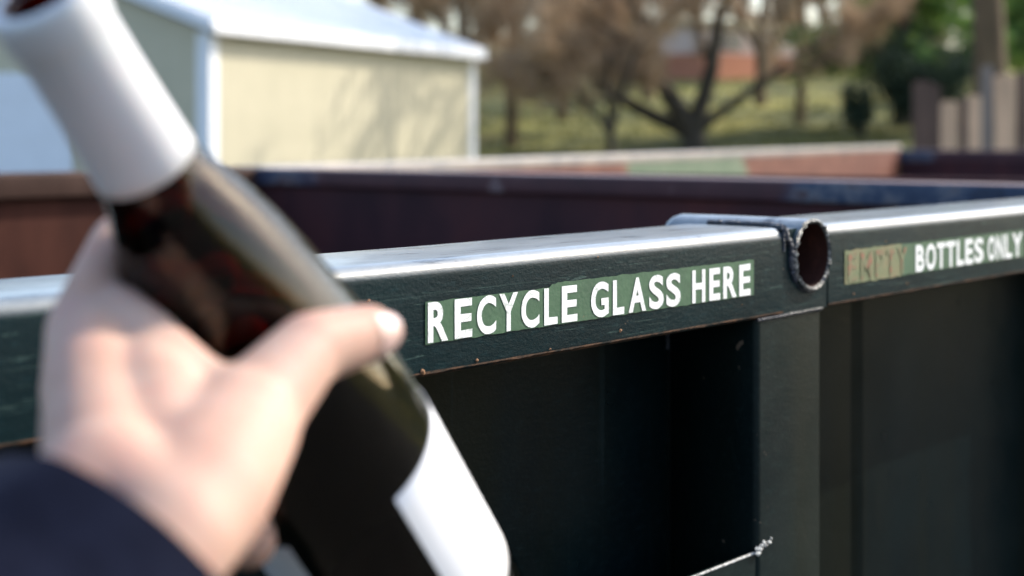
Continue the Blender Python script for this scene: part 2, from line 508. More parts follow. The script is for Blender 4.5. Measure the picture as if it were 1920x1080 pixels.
# ---- lettering: every letter fitted to its measured width on the rail
def text_verts(ch):
    cu = bpy.data.curves.new('t', 'FONT')
    cu.body = ch; cu.size = 1; cu.offset = .03; cu.resolution_u = 6
    o = bpy.data.objects.new('t', cu)
    sc.collection.objects.link(o)
    dg = bpy.context.evaluated_depsgraph_get()
    me = bpy.data.meshes.new_from_object(o.evaluated_get(dg))
    v = [tuple(p.co) for p in me.vertices]; f = [tuple(p.vertices) for p in me.polygons]
    bpy.data.objects.remove(o); bpy.data.meshes.remove(me); bpy.data.curves.remove(cu)
    return v, f
cache = {}
def letters(items, v0, v1, y, name, mat, parent, rag=0.0):
    """items: (char, px0, px1); v0, v1 top and bottom as metres below the rail top"""
    mb = MB()
    for ch, a, b in items:
        if ch not in cache: cache[ch] = text_verts(ch)
        vs, fs = cache[ch]
        x0 = min(p[0] for p in vs); x1 = max(p[0] for p in vs)
        z0 = min(p[1] for p in vs); z1 = max(p[1] for p in vs)
        A, B = ux(a), ux(b)
        out = []
        for p in vs:
            x = A + (p[0] - x0) / (x1 - x0) * (B - A)
            z = TOP - v1 + (p[1] - z0) / (z1 - z0) * (v1 - v0)
            x += noise.noise(Vector((x * 160, z * 160, 0))) * rag
            z += noise.noise(Vector((x * 160, z * 160, 7))) * rag
            out.append((x, y, z))
        mb.add(out, [tuple(f) for f in fs])
    return mb.build(name, mat, parent)
def patch(x0, x1, top, bot, y, name, mat, seed, rag=.0012):
    """hand painted strip with ragged edges; top/bot are functions x -> metres below the rail top"""
    mb = MB(); N = 120; vs = []
    for i in range(N + 1):
        x = x0 + (x1 - x0) * i / N
        nz = noise.noise(Vector((x * 60, seed, 0))) * rag + noise.noise(Vector((x * 260, seed, 0))) * rag * .5
        nb = noise.noise(Vector((x * 60, seed, 9))) * rag + noise.noise(Vector((x * 260, seed, 9))) * rag * .4
        vs += [(x, y, TOP - top(x) + nz), (x, y, TOP - bot(x) + nb)]
    mb.add(vs, [(2 * i + 1, 2 * i + 3, 2 * i + 2, 2 * i) for i in range(N)])
    return mb.build(name, mat, binA)
s1 = patch(ux(796), ux(1412), lambda x: .0335 if x > ux(1040) else .0345 + (.003 if x < ux(1030) else 0), lambda x: .0755, -.0011, 'painted_strip', M['sign_green'], 1)
letters([('R', 800, 838), ('E', 850, 883), ('C', 892, 928), ('Y', 934, 969), ('C', 975, 1009), ('L', 1018, 1043), ('E', 1051, 1080),
         ('G', 1106, 1139), ('L', 1147, 1168), ('A', 1177, 1209), ('S', 1215, 1242), ('S', 1247, 1274),
         ('H', 1296, 1320), ('E', 1328, 1348), ('R', 1354, 1379), ('E', 1384, 1405)], .0379, .0746, -.0017, 'painted_lettering', M['letter'], s1, .0004)
s2 = patch(ux(1583), ux(1690), lambda x: .036 - .003 * (x - ux(1583)), lambda x: .080, -.0010, 'painted_strip', M['sign_tan'], 2, .0016)
letters([('E', 1588, 1606), ('M', 1612, 1634), ('P', 1640, 1656), ('T', 1661, 1676), ('Y', 1681, 1699)], .0405, .0765, -.0018, 'worn_lettering', M['ghost'], s2, .0012)
s3 = patch(ux(1690) + .0005, ux(1919), lambda x: .0365, lambda x: .079, -.0012, 'painted_strip', M['sign_green'], 3)
letters([('B', 1715, 1731), ('O', 1734, 1752.5), ('T', 1755, 1770.5), ('T', 1772.5, 1789), ('L', 1792, 1805), ('E', 1808, 1822), ('S', 1825, 1841.5),
         ('O', 1850.5, 1864), ('N', 1866.5, 1879.5), ('L', 1882.5, 1895), ('Y', 1896, 1915)], .0405, .0775, -.0019, 'painted_lettering', M['letter'], s3, .0004)

# ================================================================== SECOND BIN behind
b0 = Vector((-.9, 5.42, 0)); b1 = Vector((3.8, 15.3, 0))
angB = math.atan2(b1.y - b0.y, b1.x - b0.x); LB = (b1 - b0).length
binB = tag(empty('steel_recycling_bin', (b0.x * SC, b0.y * SC, EYE * (1 - SC)), angB), 'second open steel bin behind, brown side with a pale green patch on its rim', 'recycling bin')
binB.scale = (SC,) * 3
TB = TOP
m = MB(); m.box(0, LB, 0, .03, ZB, TB - .0505); m.build('long_wall', M['brown'], binB)
m = MB(); m.prism(rounded_rect(-.03, .10, TB - .05, TB, (.008,) * 4, 4), 0, LB + .1, 'x', True); m.build('top_rail', M['far_rail'], binB)
m = MB(); m.box(0, LB, -.029, -.001, TB - .40, TB - .0505); m.build('side_plate', M['far_side'], binB)
m = MB(); m.box(LB + .0, LB + .03, -2.8, -.0305, ZB, TB - .06); m.build('end_wall', M['maroon'], binB)
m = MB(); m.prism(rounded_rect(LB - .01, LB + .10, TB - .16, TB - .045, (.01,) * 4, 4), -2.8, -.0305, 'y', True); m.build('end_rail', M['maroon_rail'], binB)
m = MB(); m.box(0, .04, -2.8, -.0305, ZB, TB - .01); m.build('end_wall', M['maroon'], binB)
m = MB(); m.box(0.04, LB, -2.83, -2.8, ZB, TB - .01); m.build('long_wall', M['brown'], binB)
m = MB(); m.box(0.04, LB, -2.8, -.03, ZB, ZB + .05); m.build('floor_plate', M['brown'], binB)

# ================================================================== SHED
k = NM('cream ribbed metal siding')
c = k.ramp(k.noise(3, 5, .6), [(.3, (.47, .43, .30)), (.7, (.53, .48, .34))])
k.col(c).set(Roughness=.5)
wv = k.n('TexWave'); wv.wave_type = 'BANDS'; wv.bands_direction = 'X'; wv.inputs['Scale'].default_value = 2.2; wv.inputs['Distortion'].default_value = 0
k.l(k.tc.outputs['Object'], wv.inputs[0])
k.bump(k.ramp(wv.outputs[1], [(.75, 0), (.95, 1)]), .25, .008)
M['siding'] = k.m
k = NM('white roof metal')
c = k.ramp(k.noise(2, 5, .6), [(.3, (.72, .74, .76)), (.7, (.82, .83, .84))])
k.col(c).set(Roughness=.4)
M['white_metal'] = k.m
M['door_white'] = simple('white door paint', (.78, .80, .84), .45, .03).m
M['soffit'] = simple('tan trim', (.42, .37, .26), .6, .1).m
SH = Vector((-3.13, 16.0, 0)); sa = math.atan2(.908, .419)
shed = tag(empty('storage_shed', SH, sa), 'cream metal shed with a white roof and white corner trim', 'shed')
SL, SW, WH, PT = 6.2, 6.2, 2.52, .36
m = MB()
m.box(0, SL, 0, .08, 0, WH); m.box(0, SL, SW - .08, SW, 0, WH)
for x in (0, SL - .08):
    m.add([(x + e, y, z) for e in (0, .08) for (y, z) in ((.081, 0), (SW - .081, 0), (SW - .081, WH), (SW / 2, WH + PT * SW / 2), (.081, WH))],
          [(0, 1, 2, 3, 4), (9, 8, 7, 6, 5), (0, 5, 6, 1), (1, 6, 7, 2), (2, 7, 8, 3), (3, 8, 9, 4), (4, 9, 5, 0)])
for i in range(1, 27):
    x = .12 + i * .222
    if x < SL - .2: m.box(x, x + .025, -.0035, .001, 0, WH - .05)
    if x < 1.7 or 4.6 < x < SW - .2: m.box(-.0035, .001, x, x + .025, 0, WH - .05)
m.build('wall', M['siding'], shed)
for (x0, x1, y0, y1) in ((-.02, .13, -.02, -.0015), (SL - .15, SL + .02, -.02, -.0015), (-.02, -.0015, 0, .15)):
    m = MB(); m.box(x0, x1, y0, y1, 0, WH - .02); m.build('corner_trim', M['white_metal'], shed)
for sgn in (0, 1):
    m = MB()
    ov = .16
    z_e = WH + .10 - PT * ov
    ys = (-ov, SW / 2 - .001) if sgn == 0 else (SW + ov, SW / 2 + .001)
    zt = WH + .10 + PT * SW / 2
    m.add([(x, y, z) for x in (-.16, SL + .05) for (y, z) in ((ys[0], z_e), (ys[1], zt), (ys[1], zt + .05), (ys[0], z_e + .05))],
          [(0, 3, 2, 1), (4, 5, 6, 7), (0, 1, 5, 4), (2, 3, 7, 6), (0, 4, 7, 3), (1, 2, 6, 5)])
    for i in range(22):
        x = -.1 + i * .282
        dy = ys[1] - ys[0]
        m.add([(x + a, ys[0] + dy * t, z_e + (zt - z_e) * t + h) for t in (0, 1) for (a, h) in ((0, .049), (.015, .075), (.04, .075), (.055, .049))],
              [(0, 1, 5, 4), (1, 2, 6, 5), (2, 3, 7, 6), (0, 3, 2, 1), (4, 5, 6, 7)])
    m.build('roof', M['white_metal'], shed)
for x in (-.178, SL + .0505):   # rake boards
    m = MB()
    m.add([(x + e, y, z) for e in (0, .017) for (y, z) in ((-.16, WH - .03), (SW / 2, WH + PT * SW / 2 + .02), (SW / 2, WH + PT * SW / 2 + .17), (-.16, WH + .10))],
          [(0, 1, 2, 3), (7, 6, 5, 4), (0, 4, 5, 1), (1, 5, 6, 2), (2, 6, 7, 3), (3, 7, 4, 0)])
    m.add([(x + e, y, z) for e in (0, .017) for (y, z) in ((SW + .16, WH - .03), (SW / 2, WH + PT * SW / 2 + .02), (SW / 2, WH + PT * SW / 2 + .17), (SW + .16, WH + .10))],
          [(3, 2, 1, 0), (4, 5, 6, 7), (1, 5, 4, 0), (2, 6, 5, 1), (3, 7, 6, 2), (0, 4, 7, 3)])
    m.build('rake_board', M['white_metal'], shed)
m = MB(); m.box(.0, SL, -.145, -.021, WH - .045, WH - .02); m.build('soffit', M['soffit'], shed)
m = MB(); m.box(-.15, SL + .04, -.185, -.162, WH - .04, WH + .045); m.build('gutter', M['white_metal'], shed)
m = MB(); m.box(-.04, -.0015, 1.77, 4.5, 0.02, 2.12); d_ = m.build('garage_door', M['door_white'], shed)
m = MB()
for z in (.5, .95, 1.4, 1.85): m.box(-.046, -.0405, 1.8, 4.47, z, z + .03)
m.build('door_panel_rail', M['door_white'], d_)

# ================================================================== GROUND
def gz(x, y):
    t = min(1, max(0, (y - 21.8) / 4.4)); t = t * t * (3 - 2 * t)
    h = 1.15 * t
    if y > 26.2: h += (min(y, 75) - 26.2) * .092
    h += 5.6 * math.exp(-((x - 19) ** 2 + (y - 22) ** 2) / 52)  # unseen mound added at right to darken the bottle's reflection
    h += .12 * noise.noise(Vector((x * .13, y * .13, 0))) * t
    return h
xs = sorted(set(np.concatenate([np.linspace(-30, 30, 81), np.linspace(-600, 600, 25)]).round(2)))
ys = sorted(set(np.concatenate([np.linspace(-20, 90, 111), np.linspace(-400, 900, 27)]).round(2)))
m = MB(); nx = len(xs)
m.add([(x, y, gz(x, y)) for y in ys for x in xs],
      [(j * nx + i, j * nx + i + 1, (j + 1) * nx + i + 1, (j + 1) * nx + i) for j in range(len(ys) - 1) for i in range(nx - 1)], True)
k = NM('grass and gravel ground')
g1 = k.ramp(k.noise(.35, 8, .7, (1, 1, 1)), [(.35, (.035, .05, .010)), (.47, (.08, .085, .014)), (.57, (.24, .22, .035)), (.72, (.16, .11, .035))])
g2 = k.ramp(k.noise(9, 6, .7), [(.3, (.035, .035, .034)), (.7, (.075, .072, .068))])
sx = k.n('SeparateXYZ'); k.l(k.tc.outputs['Object'], sx.inputs[0])
f_ = k.math('ADD', k.math('MAXIMUM', sx.outputs[1], k.math('MULTIPLY', sx.outputs[0], 1.6)), k.math('MULTIPLY', k.noise(.8, 4), 3.0))
k.col(k.mix(k.ramp(k.math('MULTIPLY', f_, .04), [(.75, 0), (.8, 1)]), g2, g1)).set(Roughness=.95)
k.bump(k.noise(14, 6, .7), .8, .05)
tag(m.build('ground', k.m), kind='structure')

# grass tufts on the slope
rnd = random.Random(5)
m = MB()
for i in range(9000):
    y = 22.5 + 32 * rnd.random() ** 1.3; x = (rnd.random() * 1.1 - .15) * y * .42 - .5
    z = gz(x, y); s = .05 + .07 * rnd.random(); a = rnd.random() * 6.28
    for q in range(2):
        a += 1.7
        dx, dy = math.cos(a) * s * .5, math.sin(a) * s * .5
        m.add([(x - dx * .3, y - dy * .3, z - .01), (x + dx * .3, y + dy * .3, z - .01), (x + dx * 1.3, y + dy * 1.3, z + s)], [(0, 1, 2)])
k = NM('grass blades')
k.col(k.ramp(k.noise(.5, 4, .6), [(.35, (.035, .06, .01)), (.5, (.10, .11, .018)), (.62, (.28, .25, .045))])).set(Roughness=.8)
tag(m.build('grass', k.m), 'tufts of short yellow green grass on the slope behind the bins', 'grass', kind='stuff')

# ================================================================== TREES
def bark(name, c): 
    k = NM(name); k.col(k.ramp(k.noise(5, 6, .7, (1, 1, .25)), [(.3, tuple(x * .6 for x in c)), (.7, tuple(x * 1.4 for x in c))])).set(Roughness=.95)
    k.bump(k.noise(18, 6, .7, (1, 1, .2)), .8, .02); return k.m
M['bark_dark'] = bark('dark bark', (.055, .045, .032))
M['bark_brown'] = bark('brown bark', (.12, .08, .045))
def twigm(name, stops):
    k = NM(name); c = k.ramp(k.noise(1.3, 5, .6), stops); k.col(c).set(Roughness=.9)
    tr = k.n('BsdfTranslucent'); k.l(c, tr.inputs[0]); mx = k.n('MixShader'); mx.inputs[0].default_value = .35 if 'needle' in name else .15
    out = k.t.nodes['Material Output']; k.l(k.b.outputs[0], mx.inputs[1]); k.l(tr.outputs[0], mx.inputs[2]); k.l(mx.outputs[0], out.inputs[0])
    return k.m
M['twig'] = twigm('brown twigs', [(.3, (.26, .175, .105)), (.5, (.42, .295, .185)), (.7, (.58, .44, .30))])
M['twig2'] = twigm('grey brown twigs', [(.3, (.25, .18, .12)), (.5, (.42, .30, .19)), (.7, (.58, .43, .28))])
M['needle'] = twigm('green needles', [(.3, (.04, .10, .035)), (.5, (.10, .21, .05)), (.66, (.34, .44, .09))])
M['needle_dark'] = twigm('dark evergreen leaves', [(.3, (.018, .040, .026)), (.6, (.045, .075, .042))])

def limb(mb, rnd, p, d, L, r, depth, ends, bend=.25, up=.08, seg=7, split=(2, 3), spread=.6):
    n = max(3, int(L / .35)); pts = [p.copy()]; rad = [r]
    for i in range(n):
        d = (d + Vector((rnd.gauss(0, bend), rnd.gauss(0, bend), rnd.gauss(0, bend * .6) + up)) * .35).normalized()
        p = p + d * (L / n); pts.append(p.copy()); rad.append(r * (1 - .45 * (i + 1) / n))
    mb.tube(pts, rad, seg if depth > 1 else 4, cap=False)
    if depth <= 2:
        for q in pts[1:]: ends.append((q.copy(), d.copy(), rad[-1]))
    if depth > 0:
        for i in range(rnd.randint(*split)):
            nd = (d + Vector((rnd.gauss(0, spread), rnd.gauss(0, spread), rnd.gauss(0, spread * .7)))).normalized()
            q = pts[rnd.randint(max(1, n // 2), n)]
            limb(mb, rnd, q.copy(), nd, L * rnd.uniform(.6, .85), rad[-1] * .72, depth - 1, ends, bend, up, seg, split, spread)

def twigs(rnd, ends, n, L=(.12, .45), wd=.006, droop=0, spread=.9):
    mb = MB()
    for i in range(n):
        p, d, r = ends[rnd.randrange(len(ends))]
        v = (d + Vector((rnd.gauss(0, spread), rnd.gauss(0, spread), rnd.gauss(0, spread) - droop))).normalized()
        l = rnd.uniform(*L)
        s = v.cross(Vector((rnd.gauss(0, 1), rnd.gauss(0, 1), rnd.gauss(0, 1)))).normalized() * wd * rnd.uniform(.6, 1.5)
        q = p + Vector((rnd.gauss(0, .06), rnd.gauss(0, .06), rnd.gauss(0, .06)))
        mid = q + v * l * .5 + Vector((rnd.gauss(0, .03), rnd.gauss(0, .03), rnd.gauss(0, .03)))
        e = q + v * l
        mb.add([q - s, q + s, mid + s * .8, mid - s * .8, e], [(0, 1, 2, 3), (3, 2, 4)])
        for kk in range(2):
            b = q.lerp(e, rnd.uniform(.3, .8)); v2 = (v + Vector((rnd.gauss(0, .8), rnd.gauss(0, .8), rnd.gauss(0, .8)))).normalized() * l * .5
            mb.add([b - s * .7, b + s * .7, b + v2], [(0, 1, 2)])
    return mb

def base(px, d):
    x = (px - 960) / F * d
    return Vector((x, d, gz(x, d) - .05))

def tree(px, d, label, stems, ntw, seed, barkm, twm, group=None, name='bare_tree', L=(.15, .5), wd=.007, depth=3, split=(2, 3), spread=.6, hgt=0):
    rnd = random.Random(seed)
    b = base(px, d)
    t = tag(empty(name, b), label, 'tree', group)
    mb = MB(); ends = []
    for (dx, dz, r, L0) in stems:
        dd = Vector((dx, rnd.uniform(-.2, .2), dz)).normalized()
        limb(mb, rnd, Vector((0, 0, hgt)), dd, L0, r, depth, ends, split=split, spread=spread)
    if hgt:
        r0 = max(s[2] for s in stems)
        mb.tube([(0, 0, -.1), (0.02, 0, hgt * .5), (0, 0, hgt + .05)], [r0 * 1.5, r0 * 1.15, r0 * 1.05], 9, cap=False)
    mb.build('trunk', M[barkm], t)
    twigs(rnd, ends, ntw, L, wd).build('crown', M[twm], t)
    return t
G = 'bare trees on the slope'
tree(1300, 26, 'big dark bare tree with several thick stems rising from one short trunk', [(-.5, 1, .19, 2.2), (.32, 1, .17, 2.2), (-1.3, .6, .15, 1.9), (.95, .8, .10, 2.0)], 8000, 3, 'bark_dark', 'twig', G, hgt=.3)
tree(1145, 24.5, 'small bare tree with a slim forked trunk left of the big dark tree', [(-.5, .8, .06, 1.2), (.35, 1, .06, 1.3), (.0, 1, .05, 1.3)], 5200, 11, 'bark_dark', 'twig', G, hgt=.75)
tree(957, 27, 'bare tree with a straight grey trunk beside the shed corner', [(-.2, 1, .09, 1.8), (.3, .9, .06, 1.5)], 5200, 17, 'bark_brown', 'twig', G, hgt=.9)
tree(1052, 33, 'grey brown bare tree between the shed corner and the small forked tree', [(-.2, 1, .10, 2.3), (.4, .9, .08, 2.0)], 5000, 23, 'bark_brown', 'twig2', G, hgt=.9)
tree(1425, 36, 'bare tree with a dark straight trunk right of the big dark tree', [(.1, 1, .11, 2.6), (-.3, .9, .07, 2.0)], 6000, 29, 'bark_brown', 'twig2', G, hgt=1.2)
tree(1500, 31, 'pale tan bare tree with hanging twigs left of the green conifer', [(.0, 1, .08, 2.4), (-.5, .9, .06, 2.0)], 6500, 31, 'bark_brown', 'twig', G, hgt=1.4)
tree(880, 31, 'bare tree rising behind the far end of the shed', [(-.2, 1, .11, 2.6), (.3, .9, .08, 2.4), (-.7, .8, .06, 2.2)], 5200, 37, 'bark_brown', 'twig2', G, hgt=1.4)
tree(1215, 38, 'tall bare tree farther up the slope behind the big dark tree', [(-.2, 1, .12, 2.8), (.4, .9, .10, 2.6)], 5500, 41, 'bark_brown', 'twig', G, hgt=1.2)

# distant wood
rnd = random.Random(77)
mb = MB()
for i in range(44):
    y = rnd.uniform(48, 76); px = 700 + 1300 * (i + rnd.random()) / 44
    b = base(px, y); ends = []
    limb(mb, rnd, b, Vector((rnd.gauss(0, .08), 0, 1)), rnd.uniform(2.2, 4.0), .14, 2, ends, seg=5, spread=.5)
    tw = twigs(rnd, ends, 1500, (.3, 1.0), .019, spread=1.0)
    mb.add(tw.v, tw.f)
tag(mb.build('distant_wood', M['twig2']), 'far-off brown leafless wood along the top of the slope', 'wood', kind='stuff')

# conifer
def conifer(px, d, seed, label):
    rnd = random.Random(seed)
    b = base(px, d)
    t = tag(empty('conifer_tree', b), label, 'tree', 'conifers on the slope')
    mb = MB(); mb.tube([(0, 0, 0), (0.05, 0, 2), (0, 0, 5), (0, 0, 8)], [.17, .14, .09, .03], 9)
    lm = MB(); nd = MB()
    for i in range(105):
        z = 1.15 + 6.0 * (i / 105) ** 1.7
        a = rnd.random() * 6.28; L = (2.1 - .2 * (z - 1.2)) * rnd.uniform(.75, 1.1)
        pts = [Vector((0, 0, z))]
        for q in range(1, 7):
            s = q / 6
            pts.append(Vector((math.cos(a) * L * s, math.sin(a) * L * s, z + .35 * s - .55 * s * s)))
        mb.tube(pts, [.028 * (1 - .8 * q / 6) for q in range(7)], 5, cap=False)
        for q in range(330 if z < 3.4 else 70):
            s = rnd.uniform(.15, 1.05); k0 = min(5, int(s * 6)); p = pts[k0].lerp(pts[k0 + 1], min(1, s * 6 - k0))
            v = Vector((rnd.gauss(0, 1), rnd.gauss(0, 1), rnd.gauss(-.2, .6))).normalized() * rnd.uniform(.08, .26)
            p = p + Vector((rnd.gauss(0, .07), rnd.gauss(0, .07), rnd.gauss(0, .06)))
            sd = v.cross(Vector((rnd.gauss(0, 1), rnd.gauss(0, 1), 1))).normalized() * .02
            nd.add([p - sd, p + sd, p + v + sd * .4, p + v - sd * .4], [(0, 1, 2, 3)])
    mb.build('trunk', M['bark_dark'], t)
    nd.build('crown', M['needle'], t)
conifer(1690, 29, 8, 'green conifer with a sunlit yellow green bough, right of the bare trees')
conifer(1960, 38, 12, 'second green conifer farther back, right of the stout trunk at the picture edge')
def bush(px, d, z0, rx, rz, n, label, seed, mat='needle_dark', name='evergreen_bush', cat='bush'):
    rnd = random.Random(seed); b = base(px, d)
    t = tag(empty(name, b), label, cat)
    mb = MB(); lf = MB()
    for i in range(16):
        a = rnd.random() * 6.28
        e = Vector((math.cos(a) * rx * .8, math.sin(a) * rx * .6, z0 + rz * rnd.uniform(.3, 1.5)))
        mb.tube([(0, 0, 0), e * .5 + Vector((0, 0, .1)), e], [.035, .022, .008], 5, cap=False)
        for q in range(n // 16):
            p = e * rnd.uniform(.45, 1.1) + Vector((rnd.gauss(0, rx * .2), rnd.gauss(0, rx * .2), rnd.gauss(0, rz * .22)))
            v = Vector((rnd.gauss(0, 1), rnd.gauss(0, 1), rnd.gauss(0, .7))).normalized() * rnd.uniform(.05, .13)
            sd = v.cross(Vector((rnd.gauss(0, 1), rnd.gauss(0, 1), 1))).normalized() * .03
            lf.add([p - sd * .4, p + v * .5 - sd, p + v, p + v * .5 + sd], [(0, 1, 2, 3)])
    mb.build('stem', M['bark_dark'], t); lf.build('foliage', M[mat], t)
bush(1720, 27, .75, .95, .6, 8000, 'dark evergreen bush under the conifer', 4)
bush(1615, 26.5, .5, .32, .28, 1300, 'low dark bush on the grass left of the evergreen', 9)

# stout trunk behind the board fence
t = tag(empty('broad_tree', base(1853, 24)), 'stout brown trunk rising behind the board fence', 'tree')
mb = MB(); ends = []; rt = random.Random(2)
mb.tube([(0, 0, 0), (.03, 0, 1.2), (0, .03, 2.6), (.05, 0, 4.2)], [.34, .26, .23, .20], 12, cap=False)
for dx, dy, dz in ((-.7, 0, 1), (.6, -.4, 1), (.1, .6, 1), (-.3, -.6, .9), (-1, -.2, .6)):
    limb(mb, rt, Vector((.05, 0, 4.1)), Vector((dx, dy, dz)).normalized(), 2.6, .12, 3, ends, seg=7)
mb.build('trunk', M['bark_brown'], t)
twigs(random.Random(3), ends, 3500, (.15, .5), .010).build('crown', M['twig2'], t)

# ================================================================== BOARD FENCE
def wood(name, c):
    k = NM(name); k.col(k.ramp(k.noise(7, 7, .7, (1, 1, .12)), [(.3, tuple(x * .65 for x in c)), (.7, tuple(x * 1.25 for x in c))])).set(Roughness=.85)
    k.bump(k.noise(20, 5, .7, (1, 1, .1)), .5, .004); return k.m
M['wood_tan'] = wood('tan boards', (.74, .46, .28)); M['wood_grey'] = wood('grey boards', (.27, .21, .17)); M['wood_dark'] = wood('dark boards', (.13, .075, .052))
fx = at(1715, 250, 17.0)
fence = tag(empty('board_fence', (fx.x, fx.y, 0), R(-4)), 'rough upright board fence of tan, grey and dark boards, right of the bins', 'fence')
spec = [(1712, 1748, 150, 'wood_dark'), (1746, 1763, 158, 'wood_dark'), (1762, 1795, 188, 'wood_tan'), (1797, 1812, 182, 'wood_dark'), (1812, 1838, 178, 'wood_tan'), (1838, 1860, 122, 'wood_grey'),
        (1862, 1902, 138, 'wood_tan'), (1904, 1924, 132, 'wood_dark'), (1926, 1962, 140, 'wood_tan'), (1964, 2000, 136, 'wood_grey'), (2002, 2040, 140, 'wood_tan')]
for i, (a, b, tpx, mt) in enumerate(spec):
    x0 = (a - 1715) / F * 17; x1 = (b - 1715) / F * 17; h = EYE + (HOR - tpx) / F * 17
    mb = MB(); y = .004 * (i % 3)
    mb.add([(x0, y, 0.02), (x1, y, 0.02), (x1, y, h - .02), (x0 * .6 + x1 * .4, y, h), (x0, y, h - .03),
            (x0, y + .03, 0.02), (x1, y + .03, 0.02), (x1, y + .03, h - .02), (x0 * .6 + x1 * .4, y + .03, h), (x0, y + .03, h - .03)],
           [(0, 1, 2, 3, 4), (9, 8, 7, 6, 5), (0, 5, 6, 1), (1, 6, 7, 2), (2, 7, 8, 3), (3, 8, 9, 4), (4, 9, 5, 0)])
    mb.build('board', M[mt], fence)
for z in (.4, 1.45):
    mb = MB(); mb.box(0, 1.9, .045, .09, z, z + .09); mb.build('fence_rail', M['wood_dark'], fence)

# ================================================================== FAR BUILDING
bx_ = base(1440, 50)
hb = tag(empty('brick_building', (bx_.x, bx_.y, bx_.z), R(42)), 'low brick building with a pale upper wall beyond the slope', 'building')
M['brick'] = simple('orange brick', (.42, .17, .10), .85, .15, 8).m
M['pale'] = simple('pale pink render', (.62, .50, .46), .7, .06).m
m = MB(); m.box(-3.2, 3.2, 0, 5, -.3, .75); m.build('brick_wall', M['brick'], hb)
m = MB(); m.box(-3.2, 3.2, .06, 4.9, .751, 1.6); m.build('upper_wall', M['pale'], hb)
m = MB(); m.box(-3.4, 3.4, -.2, 5.2, 1.601, 1.78); m.build('roof', M['soffit'], hb)
for x in (-2.2, -.2, 1.8):
    m = MB(); m.box(x, x + .9, .03, .058, .85, 1.4); m.build('window', simple('dark glass', (.05, .06, .08), .15).m, hb)

# ================================================================== BOTTLE
A0 = Vector((-.1251, .41, EYE + .0368))
A1 = Vector((-.0362, .561, EYE - .166))
AD = (A1 - A0).normalized()
mid = A0 + AD * .15
vw = (Vector((0, 0, EYE)) - mid)
BF = (vw - AD * vw.dot(AD)).normalized()
BR = AD.cross(BF).normalized()
if BR.x < 0: BR = -BR
def bp(s, phi, rho):
    a = R(phi)
    return A0 + AD * s + (BF * math.cos(a) + BR * math.sin(a)) * rho
outer = [(0, .0120), (0, .0136), (.0012, .0143), (.011, .0143), (.0125, .0140), (.016, .0134), (.04, .0140), (.0625, .0154), (.072, .0180), (.085, .0222), (.10, .0262), (.118, .0298), (.14, .0334), (.16, .0358), (.18, .0370), (.20, .0375), (.24, .0375), (.285, .0375), (.292, .0362), (.296, .033), (.297, .028), (.292, .012), (.289, .001)]
inner = [(.285, .001), (.288, .012), (.2915, .026), (.289, .031), (.283, .0343), (.24, .0345), (.20, .0345), (.18, .034), (.16, .0328), (.14, .0304), (.118, .0268), (.10, .0232), (.085, .0192), (.072, .0150), (.0625, .0124), (.04, .0102), (.016, .0095), (.003, .0095), (.0, .0105)]
def rho_out(s):
    o = [p for p in outer[1:18]]
    for (a, ra), (b, rb) in zip(o[:-1], o[1:]):
        if a <= s <= b: return ra + (rb - ra) * (s - a) / max(1e-6, b - a)
    return .0375
def smoothprof(pr, n=4):
    # Catmull-Rom through the profile points
    out = []
    for i in range(len(pr) - 1):
        p0 = pr[max(0, i - 1)]; p1 = pr[i]; p2 = pr[i + 1]; p3 = pr[min(len(pr) - 1, i + 2)]
        for k in range(n):
            t = k / n
            q = [.5 * ((2 * p1[j]) + (-p0[j] + p2[j]) * t + (2 * p0[j] - 5 * p1[j] + 4 * p2[j] - p3[j]) * t * t + (-p0[j] + 3 * p1[j] - 3 * p2[j] + p3[j]) * t ** 3) for j in (0, 1)]
            out.append((q[0], max(q[1], .0005)))
    out.append(pr[-1]); return out
def lathe_bottle(mb, pr, phis, close=True):
    n = len(phis)
    vs = [bp(s, ph, r) for (s, r) in pr for ph in phis]
    fs = []
    for i in range(len(pr) - 1):
        for k_ in range(n if close else n - 1):
            k2 = (k_ + 1) % n
            fs.append((i * n + k_, i * n + k2, (i + 1) * n + k2, (i + 1) * n + k_))
    mb.add(vs, fs, True)
bottle = tag(empty('wine_bottle', (0, 0, 0)), 'empty brown wine bottle with white neck capsule and white label, held in the hand', 'bottle')
PH = [360 * i / 144 for i in range(144)]
mb = MB()
full = outer[:6] + smoothprof(outer[5:18], 4)[1:] + outer[18:]
inn = inner[:5] + smoothprof(inner[4:18], 4)[1:] + inner[18:]
lathe_bottle(mb, full + inn + [full[0]], PH)
g = mb.build('glass', None, bottle)
bmm = bmesh.new(); bmm.from_mesh(g.data)
bmesh.ops.remove_doubles(bmm, verts=bmm.verts, dist=1e-6)
bmesh.ops.recalc_face_normals(bmm, faces=bmm.faces)
bmesh.ops.holes_fill(bmm, edges=[e for e in bmm.edges if len(e.link_faces) < 2], sides=100)
bmesh.ops.recalc_face_normals(bmm, faces=bmm.faces)
for f in bmm.faces: f.smooth = True
bmm.to_mesh(g.data); bmm.free()
gm = bpy.data.materials.new('brown bottle glass'); gm.use_nodes = True
t_ = gm.node_tree; t_.nodes.clear()
o_ = t_.nodes.new('ShaderNodeOutputMaterial'); gl = t_.nodes.new('ShaderNodeBsdfGlass'); gl.inputs['IOR'].default_value = 1.45; gl.inputs['Roughness'].default_value = 0.0
gl.inputs['Color'].default_value = (.96, .93, .85, 1)
va = t_.nodes.new('ShaderNodeVolumeAbsorption'); va.inputs['Color'].default_value = (.83, .36, .02, 1); va.inputs['Density'].default_value = 3300
gs = t_.nodes.new('ShaderNodeBsdfAnisotropic'); gs.inputs['Roughness'].default_value = .27
mx = t_.nodes.new('ShaderNodeMixShader'); mx.inputs[0].default_value = .0
